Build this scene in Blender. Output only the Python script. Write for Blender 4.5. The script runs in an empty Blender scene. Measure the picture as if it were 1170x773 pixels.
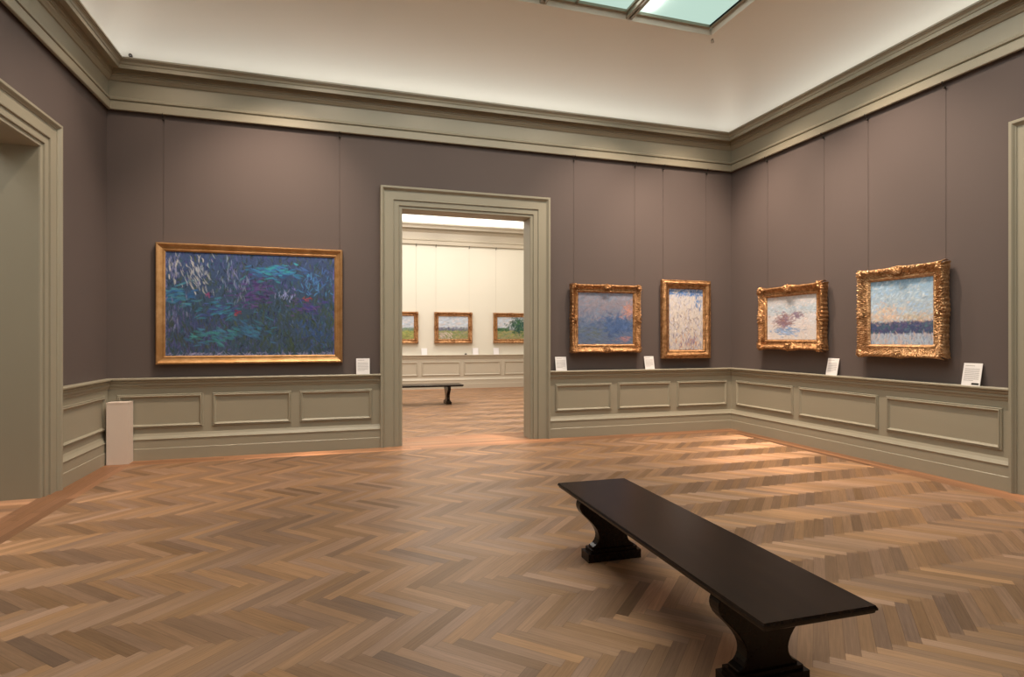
import bpy, bmesh, math, random
import numpy as np
from mathutils import Vector, Matrix

SC = bpy.context.scene
COL = SC.collection
random.seed(7)
PI = math.pi

# ------------------------------------------------------------------ room dimensions (metres)
XL, XR, YB, YF = -2.647, 6.247, 7.9875, -2.73      # gallery walls
T = 0.285                                          # wall thickness
YN0, YN1 = YB + T, 16.70                           # next gallery
DX0, DX1, DH = 0.86, 2.72, 3.26                    # doorway in the back wall
LY0, LY1 = 4.49, 6.35                              # doorway in the left wall
RY0, RY1 = 1.70, 3.56                              # doorway in the right wall
ZC = 5.60                                          # flat ceiling
CW = 0.30                                          # casing width
FX0, FX1, FY0, FY1 = -1.263, 4.863, -1.36, 6.63    # laylight opening

# ------------------------------------------------------------------ object helpers
def link(o, parent=None):
    COL.objects.link(o)
    if parent is not None:
        o.parent = parent
    return o

def mobj(name, bm, mats, parent=None, smooth=False):
    me = bpy.data.meshes.new(name)
    bmesh.ops.recalc_face_normals(bm, faces=bm.faces[:])
    bm.to_mesh(me); bm.free()
    for m in (mats if isinstance(mats, (list, tuple)) else [mats]):
        me.materials.append(m)
    if smooth:
        for p in me.polygons: p.use_smooth = True
    o = bpy.data.objects.new(name, me)
    return link(o, parent)

def empty(name, loc, rz=0.0):
    o = bpy.data.objects.new(name, None)
    o.location = loc; o.rotation_euler = (0, 0, rz); o.empty_display_size = .1
    return link(o)

def tag(o, label, cat, group=None):
    o['label'] = label; o['category'] = cat
    if group: o['group'] = group
    return o

def struct(name, bm, mats, smooth=False, parent=None):
    o = mobj(name, bm, mats, parent, smooth)
    if parent is None: o['kind'] = 'structure'
    return o

def add_box(bm, x0, x1, y0, y1, z0, z1, mi=0):
    v = [bm.verts.new(p) for p in ((x0,y0,z0),(x1,y0,z0),(x1,y1,z0),(x0,y1,z0),(x0,y0,z1),(x1,y0,z1),(x1,y1,z1),(x0,y1,z1))]
    fs = []
    for q in ((0,3,2,1),(4,5,6,7),(0,1,5,4),(1,2,6,5),(2,3,7,6),(3,0,4,7)):
        f = bm.faces.new([v[i] for i in q]); f.material_index = mi; fs.append(f)
    return v, fs

def bevel(bm, w, seg=2, angle=0.5):
    es = [e for e in bm.edges if len(e.link_faces) == 2 and e.calc_face_angle(0) > angle]
    bmesh.ops.bevel(bm, geom=es, offset=w, segments=seg, affect='EDGES', profile=.5)

def grid_faces(bm, rows, closed_u=False, closed_v=False, flip=False):
    """rows: list of lists of coordinates"""
    vs = [[bm.verts.new(p) for p in r] for r in rows]
    nu, nv = len(vs), len(vs[0])
    for i in range(nu if closed_u else nu - 1):
        for j in range(nv if closed_v else nv - 1):
            q = [vs[i][j], vs[(i+1) % nu][j], vs[(i+1) % nu][(j+1) % nv], vs[i][(j+1) % nv]]
            bm.faces.new(q[::-1] if flip else q)
    return vs

def tube(bm, a, b, r, n=8):
    a, b = Vector(a), Vector(b); d = (b - a).normalized()
    u = d.orthogonal().normalized(); w = d.cross(u)
    ring = lambda c: [c + r * (math.cos(2*PI*i/n) * u + math.sin(2*PI*i/n) * w) for i in range(n)]
    vs = grid_faces(bm, [ring(a), ring(b)], closed_v=True)
    bm.faces.new(vs[0]); bm.faces.new(vs[1][::-1])

def polytube(bm, pts, r, n=6):
    for a, b in zip(pts[:-1], pts[1:]): tube(bm, a, b, r, n)

def lathe(bm, prof, M=Matrix.Identity(4), n=20):
    rows = [[M @ Vector((r*math.cos(2*PI*i/n), r*math.sin(2*PI*i/n), z)) for i in range(n)] for r, z in prof]
    vs = grid_faces(bm, rows, closed_v=True)
    bm.faces.new(vs[0][::-1]); bm.faces.new(vs[-1])

def rect_sweep(bm, x0, x1, y0, y1, prof):
    """profile (p, z) swept round the inside of a rectangular room, mitred"""
    rows = [[(x0+p, y0+p, z) for p, z in prof], [(x1-p, y0+p, z) for p, z in prof],
            [(x1-p, y1-p, z) for p, z in prof], [(x0+p, y1-p, z) for p, z in prof]]
    grid_faces(bm, rows, closed_u=True)

def path_sweep(bm, path, prof):
    """open path along walls (room on its left side); profile (p, z) stands out to the left"""
    P = [Vector(q) for q in path]; n = len(P); rows = []
    nrm = []
    for a, b in zip(P[:-1], P[1:]):
        d = (b - a).normalized(); nrm.append(Vector((-d.y, d.x)))
    for i in range(n):
        if i == 0: m = nrm[0]
        elif i == n - 1: m = nrm[-1]
        else:
            m = nrm[i-1] + nrm[i]; m = m / (1 + nrm[i-1].dot(nrm[i]))
        rows.append([(P[i].x + m.x*p, P[i].y + m.y*p, z) for p, z in prof])
    vs = grid_faces(bm, rows)
    bm.faces.new(vs[0]); bm.faces.new(vs[-1][::-1])

# ------------------------------------------------------------------ materials
def newmat(name):
    m = bpy.data.materials.new(name); m.use_nodes = True
    nt = m.node_tree; b = nt.nodes['Principled BSDF']
    return m, nt, b

def N(nt, typ, **kw):
    n = nt.nodes.new(typ)
    for k, v in kw.items():
        if k in n.inputs: n.inputs[k].default_value = v
        else: setattr(n, k, v)
    return n

def paint(name, rgb, rough=.55, bump=.02, scale=60, var=.04, spec=.4):
    m, nt, b = newmat(name); L = nt.links
    tc = N(nt, 'ShaderNodeTexCoord')
    n1 = N(nt, 'ShaderNodeTexNoise', Scale=1.3, Detail=3.0); L.new(tc.outputs['Object'], n1.inputs['Vector'])
    mr = N(nt, 'ShaderNodeMapRange'); mr.inputs['To Min'].default_value = 1-var; mr.inputs['To Max'].default_value = 1+var
    L.new(n1.outputs['Fac'], mr.inputs['Value'])
    vm = N(nt, 'ShaderNodeVectorMath', operation='SCALE'); vm.inputs[0].default_value = rgb
    L.new(mr.outputs[0], vm.inputs['Scale']); L.new(vm.outputs[0], b.inputs['Base Color'])
    n2 = N(nt, 'ShaderNodeTexNoise', Scale=scale, Detail=4.0); L.new(tc.outputs['Object'], n2.inputs['Vector'])
    bp = N(nt, 'ShaderNodeBump', Strength=bump*5, Distance=.004); L.new(n2.outputs['Fac'], bp.inputs['Height'])
    L.new(bp.outputs[0], b.inputs['Normal'])
    b.inputs['Roughness'].default_value = rough; b.inputs['Specular IOR Level'].default_value = spec
    return m

M = {}
M['wall'] = paint('taupe_wall_paint', (.124, .098, .093), .75, .012, 90, .03, .25)
M['cream'] = paint('cream_wall_paint', (.78, .75, .65), .75, .012, 90, .02, .25)
M['trim'] = paint('olive_grey_trim_paint', (.342, .312, .240), .42, .006, 40, .025, .5)
M['trim_far'] = paint('pale_beige_trim_paint', (.56, .50, .40), .42, .006, 40, .025, .5)
M['cove'] = paint('ivory_plaster', (.86, .83, .75), .8, .01, 50, .02, .2)
M['white'] = paint('white_enamel', (.80, .78, .72), .4, .004, 50, .02, .5)
M['plinth'] = paint('pinkish_white_paint', (.72, .61, .54), .55, .01, 60, .03, .4)
M['card'] = paint('white_card', (.88, .86, .87), .6, .004, 200, .01, .3)
M['print'] = paint('grey_print', (.33, .32, .33), .6, .0, 50, .0, .3)
M['black'] = paint('black_plastic', (.015, .014, .014), .45, .0, 50, .0, .4)
M['wire'] = paint('dull_wire', (.105, .082, .074), .5, .0, 50, .0, .4)
M['wire_pale'] = paint('pale_wire', (.42, .39, .33), .5, .0, 50, .0, .4)
M['hook'] = paint('dark_bronze', (.03, .024, .018), .45, .0, 50, .0, .5)
M['steel'] = paint('brass_chrome', (.55, .48, .40), .3, .0, 50, .0, .6)

def gold(name, c0, c1, rough=.36, bump=.35, scale=90, metal=.85, cr=(.35, .75), carve=0):
    m, nt, b = newmat(name); L = nt.links
    tc = N(nt, 'ShaderNodeTexCoord')
    n1 = N(nt, 'ShaderNodeTexNoise', Scale=scale*.22, Detail=5.0, Roughness=.6); L.new(tc.outputs['Object'], n1.inputs['Vector'])
    r = N(nt, 'ShaderNodeValToRGB'); r.color_ramp.elements[0].position = cr[0]; r.color_ramp.elements[1].position = cr[1]
    r.color_ramp.elements[0].color = (*c0, 1); r.color_ramp.elements[1].color = (*c1, 1)
    L.new(n1.outputs['Fac'], r.inputs[0]); L.new(r.outputs[0], b.inputs['Base Color'])
    n2 = N(nt, 'ShaderNodeTexNoise', Scale=scale, Detail=4.0); L.new(tc.outputs['Object'], n2.inputs['Vector'])
    bp = N(nt, 'ShaderNodeBump', Strength=bump, Distance=.006); L.new(n2.outputs['Fac'], bp.inputs['Height'])
    if carve:
        nw = N(nt, 'ShaderNodeTexNoise', Scale=28.0, Detail=2.0); L.new(tc.outputs['Object'], nw.inputs['Vector'])
        wm = N(nt, 'ShaderNodeMix', data_type='VECTOR'); wm.inputs['Factor'].default_value = .045
        L.new(tc.outputs['Object'], wm.inputs['A']); L.new(nw.outputs['Color'], wm.inputs['B'])
        vo = N(nt, 'ShaderNodeTexVoronoi', feature='SMOOTH_F1', Scale=58.0); L.new(wm.outputs['Result'], vo.inputs['Vector'])
        b2 = N(nt, 'ShaderNodeBump', Strength=carve, Distance=.02, invert=True); L.new(vo.outputs['Distance'], b2.inputs['Height'])
        L.new(bp.outputs[0], b2.inputs['Normal']); bp = b2
    L.new(bp.outputs[0], b.inputs['Normal'])
    b.inputs['Metallic'].default_value = metal; b.inputs['Roughness'].default_value = rough
    return m
M['gilt'] = gold('carved_gilding', (.44, .24, .11), (.86, .57, .33), .40, carve=.75)
M['gilt_plain'] = gold('worn_gold_leaf', (.46, .25, .10), (.66, .40, .20), .50, .12, 40)
M['gilt_dark'] = gold('red_brown_gilding', (.30, .145, .06), (.74, .43, .21), .40, carve=.45)

def canvas_mat(name):
    m, nt, b = newmat(name); L = nt.links
    at = N(nt, 'ShaderNodeAttribute', attribute_name='pigment')
    L.new(at.outputs['Color'], b.inputs['Base Color'])
    tc = N(nt, 'ShaderNodeTexCoord')
    n2 = N(nt, 'ShaderNodeTexNoise', Scale=45.0, Detail=5.0); L.new(tc.outputs['Object'], n2.inputs['Vector'])
    bp = N(nt, 'ShaderNodeBump', Strength=.35, Distance=.01); L.new(n2.outputs['Fac'], bp.inputs['Height'])
    L.new(bp.outputs[0], b.inputs['Normal'])
    b.inputs['Roughness'].default_value = .6; b.inputs['Specular IOR Level'].default_value = .3
    return m
M['canvas'] = canvas_mat('oil_paint')

def bench_wood():
    m, nt, b = newmat('near_black_wood'); L = nt.links
    tc = N(nt, 'ShaderNodeTexCoord'); mp = N(nt, 'ShaderNodeMapping'); mp.inputs['Scale'].default_value = (14, 1.1, 14)
    L.new(tc.outputs['Object'], mp.inputs['Vector'])
    n1 = N(nt, 'ShaderNodeTexNoise', Scale=3.0, Detail=6.0); L.new(mp.outputs[0], n1.inputs['Vector'])
    r = N(nt, 'ShaderNodeValToRGB'); r.color_ramp.elements[0].position = .3; r.color_ramp.elements[1].position = .75
    r.color_ramp.elements[0].color = (.006, .0035, .0022, 1); r.color_ramp.elements[1].color = (.024, .012, .0065, 1)
    L.new(n1.outputs['Fac'], r.inputs[0]); L.new(r.outputs[0], b.inputs['Base Color'])
    b.inputs['Roughness'].default_value = .27
    b.inputs['Specular IOR Level'].default_value = .28
    return m
M['bench'] = bench_wood()

def floor_wood():
    m, nt, b = newmat('oak_herringbone'); L = nt.links
    at = N(nt, 'ShaderNodeAttribute', attribute_name='tone')
    uv = N(nt, 'ShaderNodeUVMap', uv_map='grain')
    mp = N(nt, 'ShaderNodeMapping'); mp.inputs['Scale'].default_value = (2.2, 55, 1)
    L.new(uv.outputs[0], mp.inputs['Vector'])
    n1 = N(nt, 'ShaderNodeTexNoise', Scale=1.6, Detail=6.0, Roughness=.6, Distortion=.6); L.new(mp.outputs[0], n1.inputs['Vector'])
    r = N(nt, 'ShaderNodeMapRange'); r.inputs['From Min'].default_value = .25; r.inputs['From Max'].default_value = .75
    r.inputs['To Min'].default_value = .80; r.inputs['To Max'].default_value = 1.18
    L.new(n1.outputs['Fac'], r.inputs['Value'])
    # dark joints between the boards
    cell = N(nt, 'ShaderNodeUVMap', uv_map='cell'); sp = N(nt, 'ShaderNodeSeparateXYZ'); L.new(cell.outputs[0], sp.inputs[0])
    def edge(sock, w):
        a = N(nt, 'ShaderNodeMath', operation='SUBTRACT'); a.inputs[0].default_value = 1.0; L.new(sock, a.inputs[1])
        mn = N(nt, 'ShaderNodeMath', operation='MINIMUM'); L.new(sock, mn.inputs[0]); L.new(a.outputs[0], mn.inputs[1])
        q = N(nt, 'ShaderNodeMapRange'); q.inputs['From Min'].default_value = 0; q.inputs['From Max'].default_value = w
        q.inputs['To Min'].default_value = .62; L.new(mn.outputs[0], q.inputs['Value']); return q.outputs[0]
    e1 = edge(sp.outputs['X'], .004); e2 = edge(sp.outputs['Y'], .03)
    mm = N(nt, 'ShaderNodeMath', operation='MULTIPLY'); L.new(e1, mm.inputs[0]); L.new(e2, mm.inputs[1])
    m2 = N(nt, 'ShaderNodeMath', operation='MULTIPLY'); L.new(mm.outputs[0], m2.inputs[0]); L.new(r.outputs[0], m2.inputs[1])
    vm = N(nt, 'ShaderNodeVectorMath', operation='SCALE'); L.new(at.outputs['Color'], vm.inputs[0]); L.new(m2.outputs[0], vm.inputs['Scale'])
    L.new(vm.outputs[0], b.inputs['Base Color'])
    b.inputs['Roughness'].default_value = .40; b.inputs['Specular IOR Level'].default_value = .35
    # the sheen of cut wood fibres: reflections spread across the grain of each board
    tg = N(nt, 'ShaderNodeTangent', direction_type='UV_MAP', uv_map='grain')
    gl = N(nt, 'ShaderNodeBsdfAnisotropic'); gl.inputs['Roughness'].default_value = .68; gl.inputs['Anisotropy'].default_value = .85; gl.inputs['Rotation'].default_value = 0.0
    L.new(tg.outputs[0], gl.inputs['Tangent'])
    gs = N(nt, 'ShaderNodeVectorMath', operation='SCALE'); gs.inputs['Scale'].default_value = 2.2; L.new(vm.outputs[0], gs.inputs[0]); L.new(gs.outputs[0], gl.inputs['Color'])
    mx = N(nt, 'ShaderNodeMixShader'); mx.inputs[0].default_value = .20
    L.new(b.outputs[0], mx.inputs[1]); L.new(gl.outputs[0], mx.inputs[2]); L.new(mx.outputs[0], nt.nodes['Material Output'].inputs['Surface'])
    bp = N(nt, 'ShaderNodeBump', Strength=.10, Distance=.003); L.new(n1.outputs['Fac'], bp.inputs['Height'])
    L.new(bp.outputs[0], b.inputs['Normal'])
    return m
M['floor'] = floor_wood()

def glass_pane():
    m, nt, b = newmat('backlit_frosted_glass'); L = nt.links
    out = nt.nodes['Material Output']
    em = N(nt, 'ShaderNodeEmission'); em.inputs['Color'].default_value = (.54, .73, .63, 1); em.inputs['Strength'].default_value = .62
    tl = N(nt, 'ShaderNodeBsdfTranslucent'); tl.inputs['Color'].default_value = (.35, .36, .34, 1)
    ad = N(nt, 'ShaderNodeAddShader'); L.new(em.outputs[0], ad.inputs[0]); L.new(tl.outputs[0], ad.inputs[1])
    L.new(ad.outputs[0], out.inputs['Surface'])
    return m
M['pane'] = glass_pane()

# ------------------------------------------------------------------ floor: individual herringbone boards, one continuous surface
def clip_poly(poly, x0, x1, y0, y1):
    def cut(P, ins, inter):
        R = []
        for i in range(len(P)):
            a, b = P[i-1], P[i]
            ia, ib = ins(a), ins(b)
            if ib:
                if not ia: R.append(inter(a, b))
                R.append(b)
            elif ia: R.append(inter(a, b))
        return R
    lx = lambda x: (lambda a, b: (x, a[1] + (b[1]-a[1])*(x-a[0])/(b[0]-a[0])))
    ly = lambda y: (lambda a, b: (a[0] + (b[0]-a[0])*(y-a[1])/(b[1]-a[1]), y))
    for ins, it in ((lambda p: p[0] >= x0, lx(x0)), (lambda p: p[0] <= x1, lx(x1)), (lambda p: p[1] >= y0, ly(y0)), (lambda p: p[1] <= y1, ly(y1))):
        if not poly: return poly
        poly = cut(poly, ins, it)
    return poly

def build_floor():
    rnd = random.Random(3)
    bm = bmesh.new()
    ug = bm.loops.layers.uv.new('grain'); uc = bm.loops.layers.uv.new('cell')
    tone = bm.faces.layers.float_vector.new('tonev')
    def board(poly, org, du, L, W, red=0.0):
        """poly clipped outline, org corner, du unit vector along the grain"""
        if len(poly) < 3: return
        A = 0
        for i in range(len(poly)): A += poly[i-1][0]*poly[i][1] - poly[i][0]*poly[i-1][1]
        if abs(A) < 1e-5: return
        if A < 0: poly = poly[::-1]
        f = bm.faces.new([bm.verts.new((x, y, 0)) for x, y in poly])
        ox, oy = rnd.uniform(0, 40), rnd.uniform(0, 40)
        dv = (-du[1], du[0])
        for l in f.loops:
            dx, dy = l.vert.co.x - org[0], l.vert.co.y - org[1]
            u = dx*du[0] + dy*du[1]; v = dx*dv[0] + dy*dv[1]
            l[ug].uv = (u + ox, v + oy); l[uc].uv = (u/L, v/W)
        t = min(1.45, max(.55, rnd.gauss(1.0, .13))); h = rnd.uniform(-1, 1)
        c = Vector((.325, .190, .113)) * t
        c.x *= 1 + .05*h; c.z *= 1 - .14*h
        c = c * (1-red) + red * Vector((.31, .150, .078)) * t
        f[tone] = c
    w, n = .067, 7; s2 = math.sqrt(2); l = n*w
    ax, bx = (1/s2, -1/s2), (1/s2, 1/s2)
    X0, Y0 = -1.503 - .047, 3.393
    def herring(x0, x1, y0, y1):
        W2 = lambda a, b: (X0 + w*(a*ax[0]+b*bx[0]), Y0 + w*(a*ax[1]+b*bx[1]))
        kmin, kmax = -400, 400
        for m_ in range(-22, 23):
            for k in range(kmin, kmax):
                c = W2(k + 2*n*m_ + n/2, k)
                if c[0] < x0-1 or c[0] > x1+1 or c[1] < y0-1 or c[1] > y1+1: continue
                for kind in (0, 1):
                    if kind == 0: a0, a1, b0, b1 = k+2*n*m_, k+2*n*m_+n, k, k+1
                    else: a0, a1, b0, b1 = k+n+2*n*m_, k+n+2*n*m_+1, k-n+1, k+1
                    P = [W2(a0, b0), W2(a1, b0), W2(a1, b1), W2(a0, b1)]
                    Q = clip_poly(P, x0, x1, y0, y1)
                    if kind == 0: board(Q, W2(a0, b0), ax, l, w)
                    else: board(Q, W2(a1, b0), bx, l, w)
    def strip(x0, x1, y0, y1, along, nb, red):
        if along == 'x':
            bw = (y1-y0)/nb
            for i in range(nb):
                x = x0
                while x < x1 - 1e-6:
                    e = min(x1, x + rnd.uniform(1.2, 2.4)); yb = y0 + i*bw
                    board([(x, yb), (e, yb), (e, yb+bw), (x, yb+bw)], (x, yb), (1, 0), e-x, bw, red); x = e
        else:
            bw = (x1-x0)/nb
            for i in range(nb):
                y = y0
                while y < y1 - 1e-6:
                    e = min(y1, y + rnd.uniform(1.2, 2.4)); xb = x0 + i*bw
                    board([(xb, y), (xb+bw, y), (xb+bw, e), (xb, e)], (xb+bw, y), (0, 1), e-y, bw, red); y = e
    b = .33
    for (x0, x1, y0, y1) in ((XL, XR, YF, YB), (XL, XR, YN0, YN1)):
        herring(x0+b, x1-b, y0+b, y1-b)
        strip(x0, x1, y0, y0+b, 'x', 4, .8); strip(x0, x1, y1-b, y1, 'x', 4, .8)
        strip(x0, x0+b, y0+b, y1-b, 'y', 4, .8); strip(x1-b, x1, y0+b, y1-b, 'y', 4, .8)
    strip(DX0-.05, DX1+.05, YB, YN0, 'x', 4, .4)
    strip(-6.2, XL, LY0-2.2, LY1+2.2, 'x', 60, .4)
    strip(XR, 9.8, RY0-2.2, RY1+2.2, 'x', 60, .4)
    # sub-floor slab under the boards
    faces = add_box(bm, -6.5, 10.1, YF-.3, YN1+.3, -.2, -.012)[1]
    for f in faces: f[tone] = Vector((.2, .12, .07))
    me = bpy.data.meshes.new('floor')
    bm.faces.ensure_lookup_table()
    tv = np.array([[*f[tone], 1.0] for f in bm.faces], dtype=np.float32)
    bm.to_mesh(me); bm.free()
    a = me.attributes.new('tone', 'FLOAT_COLOR', 'FACE') if False else me.color_attributes.new('tone', 'FLOAT_COLOR', 'CORNER')
    lt = np.zeros(len(me.polygons), dtype=np.int32); me.polygons.foreach_get('loop_total', lt)
    a.data.foreach_set('color', np.repeat(tv, lt, axis=0).ravel())
    me.materials.append(M['floor'])
    o = bpy.data.objects.new('floor', me); link(o); o['kind'] = 'structure'
build_floor()

# ------------------------------------------------------------------ walls
ZW = 5.2
def wall_boxes(boxes, name, mats, pick=None):
    bm = bmesh.new()
    for q in boxes: add_box(bm, *q)
    bm.normal_update()
    if pick:
        for f in bm.faces: f.material_index = pick(f)
    return struct(name, bm, mats)
# back wall with its doorway: taupe here, cream in the next room, trim paint on the reveals
def pick_back(f):
    c = f.calc_center_median(); nn = f.normal
    if DX0-.01 < c.x < DX1+.01 and c.z < DH+.01 and (abs(nn.x) > .5 or nn.z < -.5): return 2
    return 1 if nn.y > .5 else 0
wall_boxes([(XL-T, DX0, YB, YN0, -.01, ZW), (DX1, XR+T, YB, YN0, -.01, ZW), (DX0, DX1, YB, YN0, DH, ZW)],
           'wall_back', [M['wall'], M['cream'], M['trim']], pick_back)
def pick_side(y0, y1):
    def fn(f):
        c = f.calc_center_median(); nn = f.normal
        return 1 if (y0-.01 < c.y < y1+.01 and c.z < DH+.01 and (abs(nn.y) > .5 or nn.z < -.5)) else 0
    return fn
wall_boxes([(XL-.42, XL, YF-T, LY0, -.01, ZW), (XL-.42, XL, LY1, YB, -.01, ZW), (XL-.42, XL, LY0, LY1, DH, ZW)], 'wall_left', [M['wall'], M['trim']], pick_side(LY0, LY1))
wall_boxes([(XR, XR+T, YF-T, RY0, -.01, ZW), (XR, XR+T, RY1, YB, -.01, ZW), (XR, XR+T, RY0, RY1, DH, ZW)], 'wall_right', [M['wall'], M['trim']], pick_side(RY0, RY1))
wall_boxes([(XL, XR, YF-T, YF, -.01, ZW)], 'wall_front', [M['wall']])
# the next gallery
wall_boxes([(XL-T, XR+T, YN1, YN1+T, -.01, ZW)], 'wall_far', [M['cream']])
wall_boxes([(XL-T, XL, YN0, YN1, -.01, ZW)], 'wall_far_left', [M['cream']])
wall_boxes([(XR, XR+T, YN0, YN1, -.01, ZW)], 'wall_far_right', [M['cream']])
# rooms beyond the two side doorways
def side_room(name, x0, x1, y0, y1, open_x):
    boxes = [(x0-.2, x1+.2, y0-.2, y0, -.01, 4.6), (x0-.2, x1+.2, y1, y1+.2, -.01, 4.6), (x0-.2, x1+.2, y0-.2, y1+.2, 4.6, 4.7)]
    boxes.append((x0-.2, x0, y0, y1, -.01, 4.6) if open_x > 0 else (x1, x1+.2, y0, y1, -.01, 4.6))
    wall_boxes(boxes, name, [M['cream']])
side_room('wall_side_left', -6.0, XL-.62, LY0-2, LY1+2, 1)
side_room('wall_side_right', XR+T+.2, 9.6, RY0-2, RY1+2, -1)

# ------------------------------------------------------------------ cornice, cove, ceiling
CORN = [(.0, 4.275), (.024, 4.275), (.028, 4.222), (.056, 4.222), (.060, 4.228), (.060, 4.314), (.054, 4.322), (.034, 4.324), (.034, 4.336),
        (.056, 4.345), (.058, 4.362), (.048, 4.376), (.036, 4.380), (.024, 4.388), (.024, 4.575), (.040, 4.580), (.048, 4.592),
        (.066, 4.610), (.070, 4.628), (.086, 4.630), (.086, 4.642), (.080, 4.648), (.092, 4.660), (.098, 4.704), (.178, 4.704),
        (.182, 4.668), (.194, 4.668), (.194, 4.712), (.188, 4.716), (.196, 4.722), (.202, 4.742), (.216, 4.756), (.226, 4.758), (.226, 4.764), (.240, 4.768),
        (.240, 4.786), (.225, 4.795), (.05, 4.80)]
def cove_profile():
    pr = [(.05, 4.78)]
    z0, p0, H_, W_ = 4.86, .07, ZC - 4.86, 1.02
    pr.append((p0, 4.79))
    for i in range(25):
        a = PI/2 * i/24
        pr.append((p0 + W_*(1-math.cos(a)), z0 + H_*math.sin(a)))
    return pr
bm = bmesh.new(); rect_sweep(bm, XL, XR, YF, YB, CORN); struct('trim_1', bm, M['trim'])
bm = bmesh.new(); rect_sweep(bm, XL, XR, YN0, YN1, CORN); struct('trim_2', bm, M['trim_far'])
def ceiling(name, x0, x1, y0, y1, hole=None):
    bm = bmesh.new(); rect_sweep(bm, x0, x1, y0, y1, cove_profile())
    for f in bm.faces: f.smooth = True
    q = 1.085
    a0, a1, b0, b1 = x0+q, x1-q, y0+q, y1-q
    if hole:
        h0, h1, k0, k1 = hole
        for r in ((a0, h0, b0, b1), (h1, a1, b0, b1), (h0, h1, b0, k0), (h0, h1, k1, b1)):
            bm.faces.new([bm.verts.new(p) for p in ((r[0], r[2], ZC), (r[1], r[2], ZC), (r[1], r[3], ZC), (r[0], r[3], ZC))])
    else:
        bm.faces.new([bm.verts.new(p) for p in ((a0, b0, ZC), (a1, b0, ZC), (a1, b1, ZC), (a0, b1, ZC))])
    return struct(name, bm, M['cove'])
ceiling('ceiling', XL, XR, YF, YB, (FX0, FX1, FY0, FY1))
ceiling('ceiling_far', XL, XR, YN0, YN1)

# laylight: flat border on the ceiling, white bevel, bars and glass panes
def laylight():
    root = empty('window_1', ((FX0+FX1)/2, (FY0+FY1)/2, ZC)); root['kind'] = 'structure'
    cx, cy = (FX0+FX1)/2, (FY0+FY1)/2
    bm = bmesh.new()
    rect_sweep(bm, FX0-cx, FX1-cx, FY0-cy, FY1-cy, [(-.10, .01), (-.10, -.010), (-.004, -.010), (0, -.016), (.012, -.016), (.016, -.01)])
    mobj('ceiling_border', bm, M['cove'], root)
    bm = bmesh.new()
    rect_sweep(bm, FX0-cx, FX1-cx, FY0-cy, FY1-cy, [(.014, -.012), (.034, .03), (.036, .05), (.036, .12), (.0, .12)])
    mobj('frame', bm, M['white'], root)
    xs = [FX0] + [3.60 - 1.18*i for i in range(4, -1, -1)] + [FX1]
    for x in xs[1:-1]:
        bm = bmesh.new()
        y0, y1 = FY0-cy+.02, FY1-cy-.02
        add_box(bm, x-cx-.045, x-cx-.012, y0, y1, -.004, .075); add_box(bm, x-cx+.012, x-cx+.045, y0, y1, -.004, .075)
        add_box(bm, x-cx-.012, x-cx+.012, y0, y1, .05, .075)
        mobj('main_bar', bm, M['trim'], root)
    for x0, x1 in zip(xs[:-1], xs[1:]):
        last = x1 == xs[-1]
        a0 = x0 - cx + (.05 if x0 != xs[0] else .07); a1 = x1 - cx - (.05 if not last else .07)
        ys = [FY1 - .07 - .80*i for i in range(10)] + [FY0 + .07]
        bm = bmesh.new()
        add_box(bm, a0, a0+.018, FY0-cy+.06, FY1-cy-.06, .05, .08); add_box(bm, a1-.018, a1, FY0-cy+.06, FY1-cy-.06, .05, .08)
        for y in ys[1:-1]: add_box(bm, a0, a1, y-cy-.014, y-cy+.014, .045, .08)
        if not last: add_box(bm, a0+.36, a0+.386, FY0-cy+.06, FY1-cy-.06, .045, .08)
        add_box(bm, a0, a1, FY1-cy-.085, FY1-cy-.036, .045, .08); add_box(bm, a0, a1, FY0-cy+.036, FY0-cy+.085, .045, .08)
        if last: add_box(bm, a1-.018, a1+.034, FY0-cy+.085, FY1-cy-.085, .045, .0795)
        mobj('glazing_bar', bm, M['trim'], root)
        bm = bmesh.new(); add_box(bm, a0-.02, a1+.02, FY0-cy+.05, FY1-cy-.05, .082, .088)
        mobj('pane', bm, M['pane'], root)
laylight()

# ------------------------------------------------------------------ wainscot, panel mouldings
RAIL = [(0, .0), (.056, .0), (.056, .138), (.050, .144), (.050, .244), (.058, .250), (.058, .256), (.050, .262), (.030, .290), (.018, .318), (.018, .872), (.026, .876), (.030, .890),
        (.030, .904), (.044, .908), (.046, .914), (.046, .926), (.040, .930), (.044, .944), (.060, .952), (.062, .962), (.056, .966), (.074, .976), (.082, .980), (.082, .993), (.076, 1.0), (0, 1.0)]
PANEL = [(0, .016), (.002, .030), (.006, .035), (.013, .034), (.016, .030), (.019, .040), (.026, .043), (.032, .038), (.038, .026), (.046, .020), (.048, .016)]
def panel(bm, a, b, z0, z1, place):
    """mitred moulding loop; place(s, z, p) gives the world point"""
    if a > b: a, b = b, a
    rows = [[place(a+o, z0+o, p) for o, p in PANEL], [place(b-o, z0+o, p) for o, p in PANEL],
            [place(b-o, z1-o, p) for o, p in PANEL], [place(a+o, z1-o, p) for o, p in PANEL]]
    grid_faces(bm, rows, closed_u=True)
onback = lambda Y: (lambda s, z, p: (s, Y-p, z))
onfront = lambda Y: (lambda s, z, p: (s, Y+p, z))
onleft = lambda X: (lambda s, z, p: (X+p, s, z))
onright = lambda X: (lambda s, z, p: (X-p, s, z))
def wainscot(name, path, panels, mat='trim'):
    bm = bmesh.new(); path_sweep(bm, path, RAIL)
    for a, b, pl in panels: panel(bm, a, b, .385, .800, pl)
    return struct(name, bm, M[mat])
def spread(a, b, n, gap=.10):
    w = (b-a-(n-1)*gap)/n
    return [(a+i*(w+gap), a+i*(w+gap)+w) for i in range(n)]
C = CW
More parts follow.
